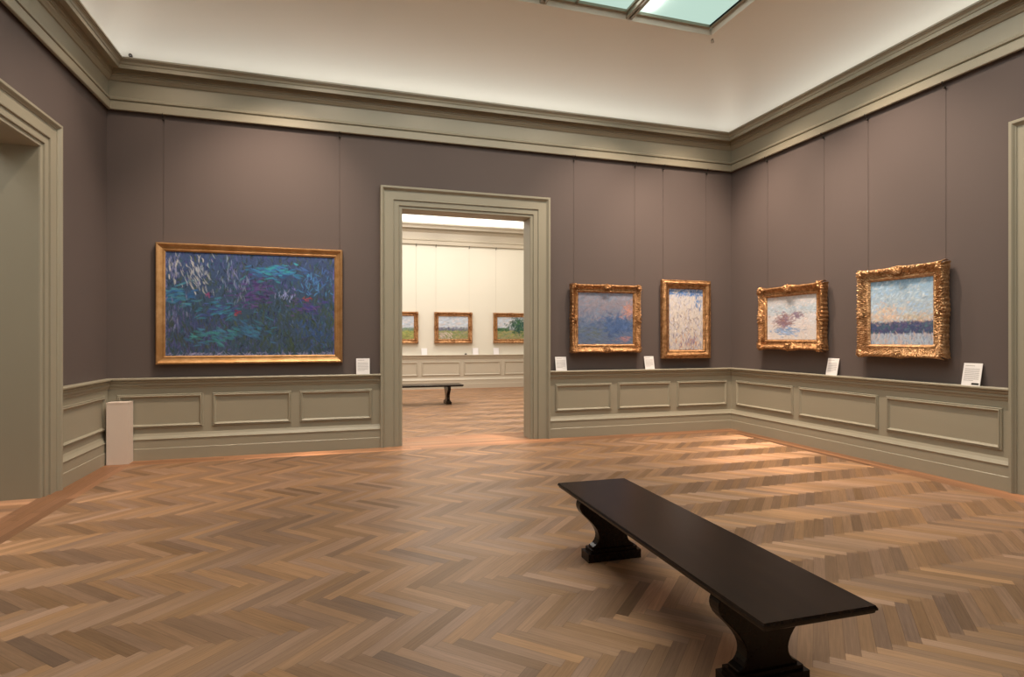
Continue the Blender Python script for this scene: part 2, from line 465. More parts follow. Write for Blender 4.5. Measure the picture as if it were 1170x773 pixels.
wainscot('baseboard_left', [(DX0-C+.01, YB), (XL, YB), (XL, LY1+C-.01)],
         [(-2.53, -1.60, onback(YB)), (-1.50, -.57, onback(YB)), (-.47, .455, onback(YB)), (6.72, 7.86, onleft(XL))])
wainscot('baseboard_right', [(XR, RY1+C-.01), (XR, YB), (DX1+C-.01, YB)],
         [(3.11, 4.04, onback(YB)), (4.146, 5.08, onback(YB)), (5.19, 6.14, onback(YB)),
          (6.62, 7.845, onright(XR)), (5.28, 6.52, onright(XR)), (3.94, 5.18, onright(XR))])
wainscot('baseboard_front', [(XL, LY0-C+.01), (XL, YF), (XR, YF), (XR, RY0-C+.01)],
         [(a, b, onfront(YF)) for a, b in spread(XL+.13, XR-.13, 7)] + [(a, b, onleft(XL)) for a, b in spread(YF+.13, LY0-C-.08, 5)]
         + [(a, b, onright(XR)) for a, b in spread(YF+.13, RY0-C-.08, 3)])
far_panels = [(2.351-1.252*i, 2.351-1.252*i+1.142) for i in range(-2, 4)] + [(2.351+1.252*3, 6.12)]
wainscot('baseboard_far', [(DX1+C-.01, YN0), (XR, YN0), (XR, YN1), (XL, YN1), (XL, YN0), (DX0-C+.01, YN0)],
         [(a, b, onback(YN1)) for a, b in far_panels] + [(a, b, onleft(XL)) for a, b in spread(YN0+.15, YN1-.15, 7)] + [(a, b, onright(XR)) for a, b in spread(YN0+.15, YN1-.15, 7)], 'trim_far')

# door casings
CAS = [(.300, 0), (.300, .070), (.294, .080), (.272, .080), (.264, .074), (.252, .056), (.244, .052), (.242, .044), (.130, .044), (.126, .048), (.119, .046), (.117, .031),
       (.056, .031), (.052, .034), (.046, .032), (.043, .016), (.008, .016), (.003, .012), (0, .0)]
def casing(name, s0, s1, place):
    bm = bmesh.new()
    rows = [[place(s0-o, 0, p) for o, p in CAS], [place(s0-o, DH+o, p) for o, p in CAS], [place(s1+o, DH+o, p) for o, p in CAS], [place(s1+o, 0, p) for o, p in CAS]]
    grid_faces(bm, rows)
    return struct(name, bm, M['trim'])
casing('door_1', DX0, DX1, onback(YB)); casing('door_2', LY0, LY1, onleft(XL)); casing('door_3', RY0, RY1, onright(XR))
casing('door_4', DX0, DX1, onfront(YN0))

# ------------------------------------------------------------------ paintings
def brush(W, H, res, base, strokes, seed, border=None):
    """paint strokes into an array: strokes = list of dict(n, x, y, col, len, wid, ang, ...)"""
    rg = np.random.default_rng(seed)
    nx, ny = int(W*res), int(H*res)
    yy, xx = np.mgrid[0:ny, 0:nx]; U = (xx+.5)/nx; V = 1-(yy+.5)/ny      # V up
    img = base(U, V).astype(np.float64)
    img *= rg.normal(1, .06, (ny, nx, 1))
    for s in strokes:
        xs, ys = s['pos'](rg, s['n'])
        for i in range(s['n']):
            c = np.array(s['col'][rg.integers(len(s['col']))]) * rg.normal(1, s.get('var', .18))
            Ln = s['len'] * rg.uniform(.5, 1.4); Wd = s['wid'] * rg.uniform(.6, 1.4)
            an = s['ang'] + rg.normal(0, s.get('angv', .25)); cv = rg.normal(0, s.get('curve', .15))
            px, py = xs[i]*W, ys[i]*H
            R = Ln + Wd
            i0, i1 = int(max(0, (px-R)*res)), int(min(nx, (px+R)*res+1)); j0, j1 = int(max(0, (H-py-R)*res)), int(min(ny, (H-py+R)*res+1))
            if i1 <= i0 or j1 <= j0: continue
            X = (np.arange(i0, i1)+.5)/res - px; Y = H - (np.arange(j0, j1)+.5)/res - py
            X, Y = np.meshgrid(X, Y)
            a = X*math.cos(an) + Y*math.sin(an); b = -X*math.sin(an) + Y*math.cos(an) + cv*(a*a/Ln)
            d = (a/Ln)**2 + (b/Wd)**2
            al = np.clip(1.25*(1-d), 0, 1) * s.get('op', .85)
            al *= .75 + .25*np.sin(b/Wd*7 + rg.uniform(0, 6))
            img[j0:j1, i0:i1] = img[j0:j1, i0:i1]*(1-al[..., None]) + c*al[..., None]
    return np.clip(img, .002, .95)

def srgb(r, g, b):
    f = lambda v: ((v/255+.055)/1.055)**2.4 if v > 10 else v/3294.6
    return (f(r), f(g), f(b))

def canvas_mesh(img, W, H):
    ny, nx = img.shape[:2]
    gx = np.linspace(-W/2, W/2, nx); gz = np.linspace(H/2, -H/2, ny)
    X, Z = np.meshgrid(gx, gz); lum = img.mean(axis=2)
    Yv = -.0015*lum/(lum.max()+1e-6)
    co = np.stack([X, Yv, Z], -1).reshape(-1, 3)
    idx = np.arange(nx*ny).reshape(ny, nx)
    F = np.stack([idx[:-1, :-1], idx[1:, :-1], idx[1:, 1:], idx[:-1, 1:]], -1).reshape(-1, 4)
    # back panel
    base = len(co)
    e = np.array([[-W/2, .012, H/2], [W/2, .012, H/2], [W/2, .012, -H/2], [-W/2, .012, -H/2]])
    me = bpy.data.meshes.new('canvas')
    me.from_pydata([tuple(p) for p in np.vstack([co, e])], [], [tuple(int(v) for v in f) for f in F] + [(base, base+1, base+2, base+3)])
    a = me.color_attributes.new('pigment', 'FLOAT_COLOR', 'POINT')
    colr = np.vstack([np.concatenate([img.reshape(-1, 3), np.ones((nx*ny, 1))], 1), np.full((4, 4), .4)])
    a.data.foreach_set('color', colr.astype(np.float32).ravel())
    for p in me.polygons: p.use_smooth = True
    me.materials.append(M['canvas'])
    return me

def frame_mesh(W, H, fw, depth, style, seed=0, corner=.0, centre=.0):
    """mitred carved frame; local x right, z up, front faces -y, back at y=0"""
    rg = random.Random(seed); ph = [rg.uniform(0, 6.28) for _ in range(8)]
    bm = bmesh.new()
    if style == 'plain':
        prof = [(0, 0), (0, .5), (.03, .8), (.12, 1), (.22, .98), (.34, .80), (.50, .66), (.72, .54), (.76, .60), (.86, .58), (.92, .46), (1.0, .40)]
        nu = 8
    elif style == 'straight':
        prof = [(0, 0), (0, .62), (.04, .72), (.10, .74), (.14, .66), (.22, .84), (.34, 1.0), (.46, .97), (.58, .82), (.68, .62), (.74, .56), (.80, .64), (.86, .60), (.92, .44), (1., .38)]
        nu = 150
    else:
        prof = [(0, 0), (.0, .35), (.01, .6), (.04, .85), (.10, .98), (.18, 1.0), (.26, .93), (.34, .80), (.42, .68), (.50, .60), (.58, .56), (.66, .55), (.72, .52), (.76, .60), (.82, .64), (.88, .60), (.93, .46), (1., .36)]
        nu = 220
    if style in ('carved', 'allover'):
        dense = []
        for (v0, h0), (v1, h1) in zip(prof[:-1], prof[1:]):
            dense += [(v0, h0), ((v0+v1)/2, (h0+h1)/2)]
        prof = dense + [prof[-1]]
    cs = [(-W/2, -H/2), (W/2, -H/2), (W/2, H/2), (-W/2, H/2)]
    inw = [(1, 1), (-1, 1), (-1, -1), (1, -1)]
    for k in range(4):
        a, b = cs[k], cs[(k+1) % 4]; ia, ib = inw[k], inw[(k+1) % 4]
        L = math.hypot(b[0]-a[0], b[1]-a[1]); tx, tz = (b[0]-a[0])/L, (b[1]-a[1])/L; nx_, nz_ = -tz, tx
        rows = []
        for i in range(nu+1):
            t = i/nu; s = t*L; sc = min(s, L-s); sm = abs(s-L/2)
            row = []
            for v, h in prof:
                o = fw*v
                x = (a[0]+ia[0]*o)*(1-t) + (b[0]+ib[0]*o)*t; z = (a[1]+ia[1]*o)*(1-t) + (b[1]+ib[1]*o)*t
                y = depth*h
                if style in ('carved', 'allover'):
                    allov = style == 'allover'
                    gc, gm = math.exp(-(sc/.10)**2), math.exp(-(sm/.095)**2)
                    out = (corner*gc*(.75+.25*math.cos(sc*130)) + centre*gm*(.75+.25*math.cos(sm*120)) + .003*math.sin(sc*2*PI/.055)) * max(0, 1 - v*2.6)
                    x -= nx_*out; z -= nz_*out
                    if .01 < v < .74:
                        # curled leaf ribs leaning away from the middle of each ornament, with crisp grooves
                        q = sc if sc < sm else -sm
                        env = 1.0 if allov else min(1.0, .28 + gc + gm)
                        rib = abs(math.sin(q*2*PI/.062 + v*5.5)) ** .7
                        curl = math.sin(q*2*PI/.036 - v*13 + 1.7*math.sin(q*60))
                        fine = math.sin(q*2*PI/.017 + v*31)
                        y += depth*env*(.20*(rib-.55) + .10*curl + .05*fine)*(1 - .35*abs(v-.35))
                    elif .78 < v < .9:
                        y += depth*.04*math.sin(sc*2*PI/.022)
                elif style == 'straight':
                    if .2 < v < .6: y += depth*.07*(math.sin(sc*2*PI/.030 + v*14)*math.cos(sc*2*PI/.047 - v*10))
                    elif .12 < v < .16 or .76 < v < .88: y += depth*.09*math.sin(sc*2*PI/.024)
                row.append((x, -y, z))
            rows.append(row)
        grid_faces(bm, rows)
    bmesh.ops.remove_doubles(bm, verts=bm.verts[:], dist=.0002)
    # flat back
    add_box(bm, -W/2+.012, W/2-.012, -.012, .0, -H/2+.012, H/2-.012)
    return bm

def leaf_cluster(r, depth, kind):
    """carved acanthus: a fan of curled leaves round a small boss, front -y"""
    bm = bmesh.new()
    n = 7 if kind == 'centre' else 6
    a0, a1 = (-PI*.05, PI*1.05) if kind == 'centre' else (-PI*.12, PI*.62)
    for i in range(n):
        an = a0 + (a1-a0)*i/(n-1)
        le = r*(1.0 + .22*math.cos(3.1*(i-(n-1)/2))); wd = r*.26
        rows = []
        for q in range(7):
            t = q/6; rad = le*t
            wv = wd*math.sin(PI*min(1, t*.86+.12))
            lift = depth*(.35 + .65*math.sin(t*PI*.85))
            d = (math.cos(an), math.sin(an)); pn = (-d[1], d[0])
            rows.append([(d[0]*rad + pn[0]*wv*e, -(lift*(1 - .75*abs(e)**1.5)), d[1]*rad + pn[1]*wv*e) for e in (-1, -.5, 0, .5, 1)])
        vs = grid_faces(bm, rows)
    b = bmesh.ops.create_icosphere(bm, subdivisions=2, radius=r*.30, matrix=Matrix.Translation((0, -depth*.55, r*.05)) @ Matrix.Diagonal((1, .8, 1, 1)))
    for sgn in (-1, 1):                                      # two small scrolls
        pts = []
        for q in range(15):
            aa = q/14*PI*2.6; rr = r*.34*(1-q/18)
            pts.append(((r*.55 + rr*math.cos(aa))*sgn if kind == 'centre' else (r*.5 + rr*math.cos(aa) if sgn > 0 else rr*math.sin(aa)*.8),
                        -depth*.5, (rr*math.sin(aa) - r*.1) if kind == 'centre' or sgn > 0 else r*.5 + rr*math.cos(aa)))
        polytube(bm, pts, r*.075, 6)
    return bm

def painting(name, loc, rz, W, H, fw, depth, style, mat, img, label, group=None, orn=None, corner=0, centre=0, seed=0, sight=.02):
    t = tag(empty(name, loc, rz), label, 'painting', group)
    fr = mobj('frame', frame_mesh(W, H, fw, depth, style, seed, corner, centre), mat, t, smooth=(style != 'plain'))
    if orn:
        rc, rm = orn
        for i, (sx, sz, rot) in enumerate(((-1, -1, PI), (1, -1, PI*1.5), (1, 1, 0), (-1, 1, PI/2))):
            o = mobj('corner_ornament', leaf_cluster(rc, depth*.42, 'corner'), mat, fr, smooth=True)
            o.location = (sx*(W/2-fw*.40), -depth*.80, sz*(H/2-fw*.40)); o.rotation_euler = (0, -rot, 0)
        if rm:
            for sx, sz, rot in ((0, -1, PI), (1, 0, PI*1.5), (0, 1, 0), (-1, 0, PI/2)):
                o = mobj('centre_ornament', leaf_cluster(rm, depth*.40, 'centre'), mat, fr, smooth=True)
                o.location = (sx*(W/2-fw*.46), -depth*.80, sz*(H/2-fw*.46)); o.rotation_euler = (0, -rot, 0)
    cw, ch = W-2*fw+sight, H-2*fw+sight
    me = canvas_mesh(img(cw, ch), cw, ch)
    c = bpy.data.objects.new('canvas', me); link(c, t); c.location = (0, -depth*.30, 0)
    return t

uni = lambda x0, x1, y0, y1: (lambda rg, n: (rg.uniform(x0, x1, n), rg.uniform(y0, y1, n)))
def blob(x, y, sx, sy): return lambda rg, n: (rg.normal(x, sx, n), rg.normal(y, sy, n))
def lin(stops):
    def fn(U, V):
        ys = [s[0] for s in stops]; out = np.zeros(U.shape + (3,))
        for c in range(3): out[..., c] = np.interp(V, ys, [s[1][c] for s in stops])
        return out
    return fn

# 1: wide abstract of blue, green and violet brush marks (a free composition)
navy, dgreen, teal, viol, lilac, white_, grn = srgb(58, 74, 118), srgb(66, 84, 84), srgb(74, 138, 164), srgb(92, 74, 132), srgb(136, 140, 186), srgb(190, 192, 194), srgb(66, 84, 62)
def img_blue(W, H):
    base = lin([(0, srgb(66, 84, 110)), (.5, srgb(58, 82, 108)), (1, srgb(64, 82, 128))])
    V_ = PI/2
    S = [dict(n=1500, pos=uni(0, 1, 0, 1), col=[srgb(36, 46, 92), srgb(38, 62, 68), srgb(78, 100, 146), srgb(80, 78, 144), srgb(56, 102, 118), srgb(44, 58, 48)], len=.035, wid=.009, ang=V_, angv=.5, var=.25, op=.9),
         dict(n=420, pos=uni(0, 1, 0, 1), col=[navy, dgreen, dgreen, srgb(68, 90, 128), srgb(62, 86, 88), srgb(76, 90, 74)], len=.05, wid=.015, ang=V_, angv=.35),
         dict(n=300, pos=uni(.5, 1, 0, .6), col=[grn, dgreen, srgb(56, 72, 80)], len=.055, wid=.013, ang=V_, angv=.4),
         dict(n=260, pos=uni(.0, .35, .05, .4), col=[srgb(80, 82, 134), srgb(66, 76, 60), navy], len=.06, wid=.01, ang=V_, angv=.3),
         dict(n=60, pos=blob(.08, .58, .05, .05), col=[teal, srgb(50, 100, 160)], len=.06, wid=.014, ang=.1),
         dict(n=60, pos=blob(.30, .45, .06, .05), col=[srgb(60, 130, 160), srgb(66, 84, 150)], len=.05, wid=.012, ang=.2),
         dict(n=60, pos=blob(.27, .20, .06, .045), col=[srgb(64, 136, 142), srgb(68, 120, 158)], len=.055, wid=.014, ang=-.2),
         dict(n=50, pos=blob(.48, .27, .05, .05), col=[srgb(60, 118, 150), srgb(64, 104, 148)], len=.055, wid=.014, ang=-.3),
         dict(n=80, pos=blob(.63, .83, .08, .04), col=[srgb(60, 130, 190), srgb(60, 160, 180), srgb(70, 110, 180)], len=.06, wid=.013, ang=-.1),
         dict(n=90, pos=blob(.52, .62, .06, .07), col=[viol, srgb(92, 64, 140), srgb(60, 44, 100)], len=.05, wid=.013, ang=.1),
         dict(n=60, pos=blob(.82, .50, .05, .05), col=[viol, srgb(70, 60, 140)], len=.045, wid=.012, ang=.0),
         dict(n=80, pos=blob(.87, .72, .05, .08), col=[srgb(80, 140, 200), srgb(70, 110, 180)], len=.04, wid=.008, ang=V_, angv=.5),
         dict(n=60, pos=blob(.88, .22, .06, .08), col=[srgb(60, 90, 150), srgb(50, 80, 130)], len=.05, wid=.01, ang=V_, angv=.6),
         dict(n=44, pos=blob(.05, .85, .02, .07), col=[white_, lilac], len=.05, wid=.008, ang=V_, angv=.15, curve=.2, op=.7),
         dict(n=70, pos=blob(.17, .78, .045, .09), col=[white_, srgb(160, 170, 190)], len=.05, wid=.008, ang=V_+.3, angv=.2, curve=.25, op=.85),
         dict(n=60, pos=blob(.38, .75, .05, .12), col=[lilac, srgb(140, 160, 190), srgb(110, 110, 180)], len=.05, wid=.008, ang=V_, angv=.2, curve=.2, op=.6),
         dict(n=40, pos=blob(.06, .40, .04, .08), col=[lilac, srgb(110, 110, 160)], len=.05, wid=.008, ang=V_, angv=.15, op=.6),
         dict(n=24, pos=blob(.70, .60, .03, .03), col=[srgb(150, 160, 220)], len=.035, wid=.007, ang=V_, angv=.4),
         dict(n=10, pos=blob(.41, .42, .012, .014), col=[srgb(170, 50, 60), srgb(150, 40, 80)], len=.022, wid=.009, ang=.6, angv=.8),
         dict(n=8, pos=blob(.83, .57, .02, .012), col=[srgb(190, 80, 60), srgb(170, 50, 60)], len=.022, wid=.008, ang=.3, angv=.8),
         dict(n=6, pos=blob(.24, .58, .014, .01), col=[srgb(160, 70, 130)], len=.02, wid=.008, ang=.3, angv=.8),
         dict(n=160, pos=uni(0, 1, .0, .035), col=[srgb(150, 150, 190), srgb(130, 140, 180)], len=.04, wid=.008, ang=.3, angv=.8),
         dict(n=70, pos=uni(.985, 1, 0, 1), col=[srgb(120, 120, 180), srgb(90, 90, 160)], len=.04, wid=.008, ang=V_, angv=.3),
         dict(n=60, pos=uni(.0, .01, 0, 1), col=[srgb(120, 120, 170)], len=.04, wid=.008, ang=V_, angv=.3)]
    return brush(W, H, 150, base, S, 11)

# 2: dusky blue and mauve haze with a warm glow
def img_dusk(W, H):
    base = lin([(0, srgb(106, 118, 142)), (.2, srgb(98, 116, 150)), (.5, srgb(110, 126, 158)), (.8, srgb(144, 140, 154)), (1, srgb(140, 150, 172))])
    S = [dict(n=380, pos=uni(0, 1, .45, 1), col=[srgb(146, 142, 160), srgb(124, 146, 176), srgb(156, 142, 152)], len=.05, wid=.016, ang=.5, angv=.7, op=.5),
         dict(n=420, pos=uni(0, 1, 0, .5), col=[srgb(92, 116, 154), srgb(110, 126, 146), srgb(98, 110, 144)], len=.05, wid=.013, ang=0, angv=.4, op=.6),
         dict(n=260, pos=blob(.72, .36, .16, .10), col=[srgb(72, 98, 148), srgb(82, 108, 156)], len=.05, wid=.02, ang=.3, angv=.9, op=.6),
         dict(n=110, pos=blob(.90, .66, .06, .07), col=[srgb(196, 142, 130), srgb(182, 140, 140), srgb(200, 142, 116)], len=.035, wid=.012, ang=.3, angv=.5, op=.45),
         dict(n=50, pos=blob(.84, .12, .07, .03), col=[srgb(176, 130, 136), srgb(156, 128, 146)], len=.035, wid=.009, ang=0, op=.6),
         dict(n=60, pos=blob(.3, .22, .14, .06), col=[srgb(100, 112, 110)], len=.05, wid=.010, ang=0, op=.5)]
    return brush(W, H, 150, base, S, 5)

# 3: pale cream, blue and ochre upright dabs
def img_pale(W, H):
    base = lin([(0, srgb(204, 194, 188)), (.6, srgb(214, 208, 206)), (1, srgb(212, 212, 220))])
    S = [dict(n=620, pos=uni(0, 1, 0, 1), col=[srgb(220, 214, 210), srgb(196, 192, 202), srgb(214, 200, 186), srgb(178, 180, 204)], len=.04, wid=.011, ang=PI/2, angv=.5),
         dict(n=110, pos=uni(0, 1, .88, 1), col=[srgb(70, 120, 190), srgb(100, 140, 200)], len=.04, wid=.014, ang=.4, angv=.6),
         dict(n=40, pos=blob(.86, .78, .05, .08), col=[srgb(90, 134, 196)], len=.035, wid=.011, ang=PI/2),
         dict(n=90, pos=blob(.5, .45, .25, .22), col=[srgb(134, 116, 128), srgb(150, 132, 130)], len=.032, wid=.008, ang=PI/2, angv=.8),
         dict(n=70, pos=blob(.6, .12, .2, .08), col=[srgb(196, 142, 96), srgb(134, 118, 150), srgb(180, 140, 120)], len=.04, wid=.010, ang=PI/2, angv=.3),
         dict(n=50, pos=uni(.0, 1, .0, .3), col=[srgb(120, 112, 156)], len=.05, wid=.006, ang=PI/2, angv=.2)]
    return brush(W, H, 170, base, S, 21)

# 4: pale snowy field of pinks and blues with a mauve drift
def img_snow(W, H):
    base = lin([(0, srgb(218, 210, 208)), (.5, srgb(212, 212, 220)), (.72, srgb(186, 202, 218)), (1, srgb(222, 212, 210))])
    S = [dict(n=560, pos=uni(0, 1, 0, 1), col=[srgb(224, 216, 216), srgb(206, 208, 224), srgb(226, 210, 204), srgb(210, 216, 226)], len=.035, wid=.010, ang=.2, angv=.6, op=.7),
         dict(n=150, pos=uni(0, 1, .58, .76), col=[srgb(160, 184, 206), srgb(180, 196, 208)], len=.04, wid=.010, ang=0, angv=.3, op=.7),
         dict(n=200, pos=blob(.36, .44, .09, .08), col=[srgb(140, 116, 130), srgb(128, 110, 138), srgb(154, 116, 112)], len=.04, wid=.012, ang=.15, angv=.3, op=.75),
         dict(n=70, pos=blob(.62, .55, .05, .035), col=[srgb(136, 120, 146), srgb(150, 124, 130)], len=.032, wid=.010, ang=.15, angv=.3, op=.75),
         dict(n=90, pos=blob(.40, .20, .12, .05), col=[srgb(120, 156, 206), srgb(140, 170, 210)], len=.045, wid=.011, ang=-.15, angv=.2, op=.8)]
    return brush(W, H, 150, base, S, 31)

# 5: pale blue field over a dark blue band with peach dabs
def img_bluefield(W, H):
    base = lin([(0, srgb(176, 190, 208)), (.18, srgb(176, 186, 204)), (.19, srgb(76, 82, 122)), (.32, srgb(76, 88, 130)), (.36, srgb(200, 180, 170)), (.5, srgb(184, 196, 210)), (1, srgb(142, 182, 216))])
    S = [dict(n=560, pos=uni(0, 1, .36, 1), col=[srgb(170, 200, 228), srgb(192, 212, 226), srgb(154, 190, 228), srgb(204, 212, 218)], len=.035, wid=.011, ang=.6, angv=.6, op=.7),
         dict(n=190, pos=blob(.25, .47, .16, .08), col=[srgb(222, 190, 168), srgb(224, 200, 176)], len=.028, wid=.012, ang=.5, angv=.8, op=.55),
         dict(n=110, pos=blob(.75, .42, .15, .04), col=[srgb(214, 186, 166), srgb(196, 190, 174)], len=.03, wid=.010, ang=.5, angv=.8, op=.65),
         dict(n=420, pos=uni(0, 1, .18, .36), col=[srgb(70, 84, 124), srgb(92, 84, 126), srgb(78, 112, 124), srgb(64, 74, 112)], len=.03, wid=.010, ang=.3, angv=.7, op=.8),
         dict(n=150, pos=uni(0, 1, 0, .19), col=[srgb(176, 194, 214), srgb(206, 180, 170), srgb(150, 170, 204)], len=.035, wid=.009, ang=PI/2, angv=.4, op=.7),
         dict(n=60, pos=uni(0, 1, 0, .19), col=[srgb(120, 132, 170), srgb(214, 186, 172)], len=.04, wid=.008, ang=PI/2, angv=.2, op=.7)]
    return brush(W, H, 150, base, S, 41)

# next gallery: three plain countryside sketches
def img_field(kind):
    def fn(W, H):
        sky = [srgb(196, 206, 216), srgb(214, 206, 206), srgb(180, 196, 214)]
        base = lin([(0, srgb(150, 140, 96)), (.35, srgb(150, 156, 100)), (.42, srgb(120, 128, 140)), (.5, srgb(190, 198, 210)), (1, srgb(196, 206, 220))])
        S = [dict(n=240, pos=uni(0, 1, .5, 1), col=sky, len=.07, wid=.02, ang=.1, op=.7),
             dict(n=260, pos=uni(0, 1, 0, .4), col=[srgb(128, 146, 86), srgb(176, 160, 110), srgb(160, 150, 130), srgb(120, 140, 110)] if kind else [srgb(150, 160, 90), srgb(180, 170, 100), srgb(120, 140, 80)], len=.07, wid=.014, ang=.2, angv=.5, op=.8)]
        if kind == 1:
            S += [dict(n=120, pos=uni(0, 1, .38, .52), col=[srgb(96, 100, 130), srgb(120, 116, 140), srgb(104, 116, 110)], len=.04, wid=.016, ang=.8, angv=.6)]
            S += [dict(n=60, pos=uni(0, .45, .0, .3), col=[srgb(206, 188, 180), srgb(190, 170, 170)], len=.06, wid=.012, ang=-.7, angv=.3)]
        elif kind == 2:
            S += [dict(n=420, pos=blob(.78, .60, .17, .17), col=[srgb(44, 84, 60), srgb(60, 104, 66), srgb(40, 72, 76)], len=.045, wid=.02, ang=.8, angv=.9),
                  dict(n=110, pos=uni(.0, .4, .38, .5), col=[srgb(56, 96, 66), srgb(80, 116, 70)], len=.035, wid=.016, ang=.5, angv=.9)]
        else:
            S += [dict(n=110, pos=uni(0, 1, .38, .5), col=[srgb(100, 130, 100), srgb(120, 140, 110)], len=.04, wid=.016, ang=.5, angv=.9)]
        return brush(W, H, 90, base, S, 50+kind)
    return fn

GB, GR = 'paintings on the back wall', 'paintings on the right wall'
off = .012; hung = .040
painting('painting', ((-2.118+.071)/2, YB-off, 1.909), 0, 2.19, 1.495, .105, .06, 'plain', M['gilt_plain'], img_blue,
         'wide blue and green abstract painting in a plain gold frame, left of the doorway')
painting('painting', (3.921, YB-hung, 1.784), 0, 1.16, 1.027, .122, .085, 'carved', M['gilt_dark'], img_dusk,
         'square dusky blue and mauve painting in an ornate gilt frame, just right of the doorway', None, (.062, .058), .010, .010, 2)
painting('painting', (5.331, YB-hung, 1.7855), 0, .893, 1.245, .138, .085, 'straight', M['gilt_dark'], img_pale,
         'tall narrow cream and blue painting in a straight-edged gilt frame, beside the right corner', None, None, 0, 0, 3)
painting('painting', (XR-hung, 6.616, 1.776), -PI/2, 1.205, .905, .142, .095, 'carved', M['gilt_dark'], img_snow,
         'pale pink and blue painting with mauve patches in an ornate gilt frame, right wall', None, (.082, .074), .024, .022, 4)
painting('painting', (XR-hung, 4.962, 1.784), -PI/2, 1.05, 1.035, .145, .095, 'allover', M['gilt'], img_bluefield,
         'light blue painting with a dark blue band in a heavily carved gilt frame', None, (.064, .06), .018, .016, 5)
for x, kind, lab in ((1.685, 0, 'gold-framed green landscape in the next room, half hidden by the left door jamb'),
                     (3.288, 1, 'gold-framed landscape of fields under pale sky, in the middle of the far room wall'),
                     (5.08, 2, 'gold-framed landscape with a big dark green tree, behind the right door jamb')):
    painting('painting', (x, YN1-off, 1.797), 0, 1.13, .915, .125, .09, 'carved', M['gilt_dark'], img_field(kind), lab, None, (.055, .05), .008, .008, 6+kind)

# ------------------------------------------------------------------ hanging wires with hooks
def wire(loc, rz, ztop, zbot, label, group):
    t = tag(empty('hanging_wire', loc, rz), label, 'wire', group)
    bm = bmesh.new(); tube(bm, (0, .020, ztop-.05), (0, .020, zbot), .0014, 6); mobj('wire', bm, M['wire' if loc[1] < 9 else 'wire_pale'], t)
    bm = bmesh.new()
    pts = [(0, -.026, ztop+.012), (0, -.034, ztop+.004), (0, -.034, ztop-.012), (0, -.018, ztop-.024), (0, -.004, ztop-.034), (0, .008, ztop-.046), (0, .018, ztop-.054), (0, .012, ztop-.064)]
    polytube(bm, pts, .006, 7); bmesh.ops.create_icosphere(bm, subdivisions=2, radius=.013, matrix=Matrix.Translation((0, 0, ztop-.055)))
    mobj('hook', bm, M['hook'], t, smooth=True)
ZT = 4.222
for x, zb, lab in ((-2.04, 2.60, 'thin wire hanging from the picture rail to the left end of the wide blue painting'), (.032, 2.60, 'thin wire hanging from the picture rail to the right end of the wide blue painting'),
                   (3.42, 2.25, 'thin wire hanging from the picture rail to the left of the dusky square painting'), (4.45, 2.25, 'thin wire hanging from the picture rail to the right of the dusky square painting'),
                   (4.955, 2.36, 'thin wire hanging from the picture rail to the left of the tall narrow painting'), (5.75, 2.36, 'thin wire hanging from the picture rail nearest the right corner of the back wall')):
    wire((x, YB-.026, 0), 0, ZT, zb, lab, 'picture hanging wires')
for y, zb, lab in ((7.151, 2.18, 'thin wire above the left side of the snowy pale painting on the right wall'), (6.10, 2.18, 'thin wire above the right side of the snowy pale painting on the right wall'),
                   (5.437, 2.26, 'thin wire above the left side of the carved-frame light blue painting'), (4.50, 2.26, 'thin wire above the right side of the carved-frame light blue painting')):
    wire((XR-.026, y, 0), -PI/2, ZT, zb, lab, 'picture hanging wires')
for x, lab in ((2.199, 'leftmost thin wire on the cream wall seen through the doorway'), (2.774, 'thin wire at the left of the middle painting in the next room'),
               (3.772, 'thin wire at the right of the middle painting in the next room'), (4.60, 'rightmost thin wire on the cream wall seen through the doorway')):
    wire((x, YN1-.026, 0), 0, ZT, 2.2, lab, 'picture hanging wires in the next room')

# ------------------------------------------------------------------ label cards standing on the rail
def label_card(loc, rz, w, h, lean, label, mark=False, lines=9, group=None):
    t = tag(empty('label_card', loc, rz), label, 'label', group)
    R = Matrix.Rotation(-lean, 4, 'X')
    bm = bmesh.new(); add_box(bm, -w/2, w/2, 0, .006, 0, h); bevel(bm, .0015, 1); bm.transform(R)
    mobj('card', bm, M['card'], t)
    if lines:
        bm = bmesh.new(); rg = random.Random(int(w*1e4)+lines)
        for i in range(lines):
            z = h*(.88 - .72*i/lines); e = w*(.40 if i not in (0, lines-1) else .12) - rg.uniform(0, .02)*w
            if i == 1: continue
            add_box(bm, -w*.40, e, -.0012, 0, z-.0018, z+.0018)
        bm.transform(R); mobj('print', bm, M['print'], t)
    if mark:
        bm = bmesh.new(); add_box(bm, w*.05, w*.43, -.002, 0, .010, .028); bm.transform(R); mobj('black_strip', bm, M['black'], t)
ZR = 1.0
for x, w, h, ln, mk, lab in ((.334, .175, .215, .16, False, 'white label card on the rail between the wide blue painting and the doorway'),
                             (3.200, .175, .210, .20, False, 'white label card on the rail right beside the doorway casing'),
                             (4.690, .165, .205, .20, False, 'white label card on the rail between the two back wall paintings')):
    label_card((x, YB-.058, ZR), 0, w, h, ln, lab, mk)
label_card((XR-.060, 5.935, ZR), -PI/2, .175, .225, .20, 'narrow-looking white label card on the right wall rail, below and between two paintings')
label_card((XR-.062, 4.213, ZR), -PI/2, .18, .232, .20, 'white label card with a black strip in its lower corner, nearest the right doorway', True, 11)
for x, lab in ((2.43, 'small white card on the far rail, first from the left through the doorway'), (3.96, 'small white card on the far rail, right of the middle landscape'),
               (4.60, 'small white card on the far rail, below the dark green tree painting')):
    label_card((x, YN1-.058, ZR), 0, .17, .20, .2, lab, False, 0)
bm = bmesh.new()
lathe(bm, [(.001, 0), (.035, 0), (.038, .012), (.028, .03), (.012, .038), (.001, .04)], n=14)
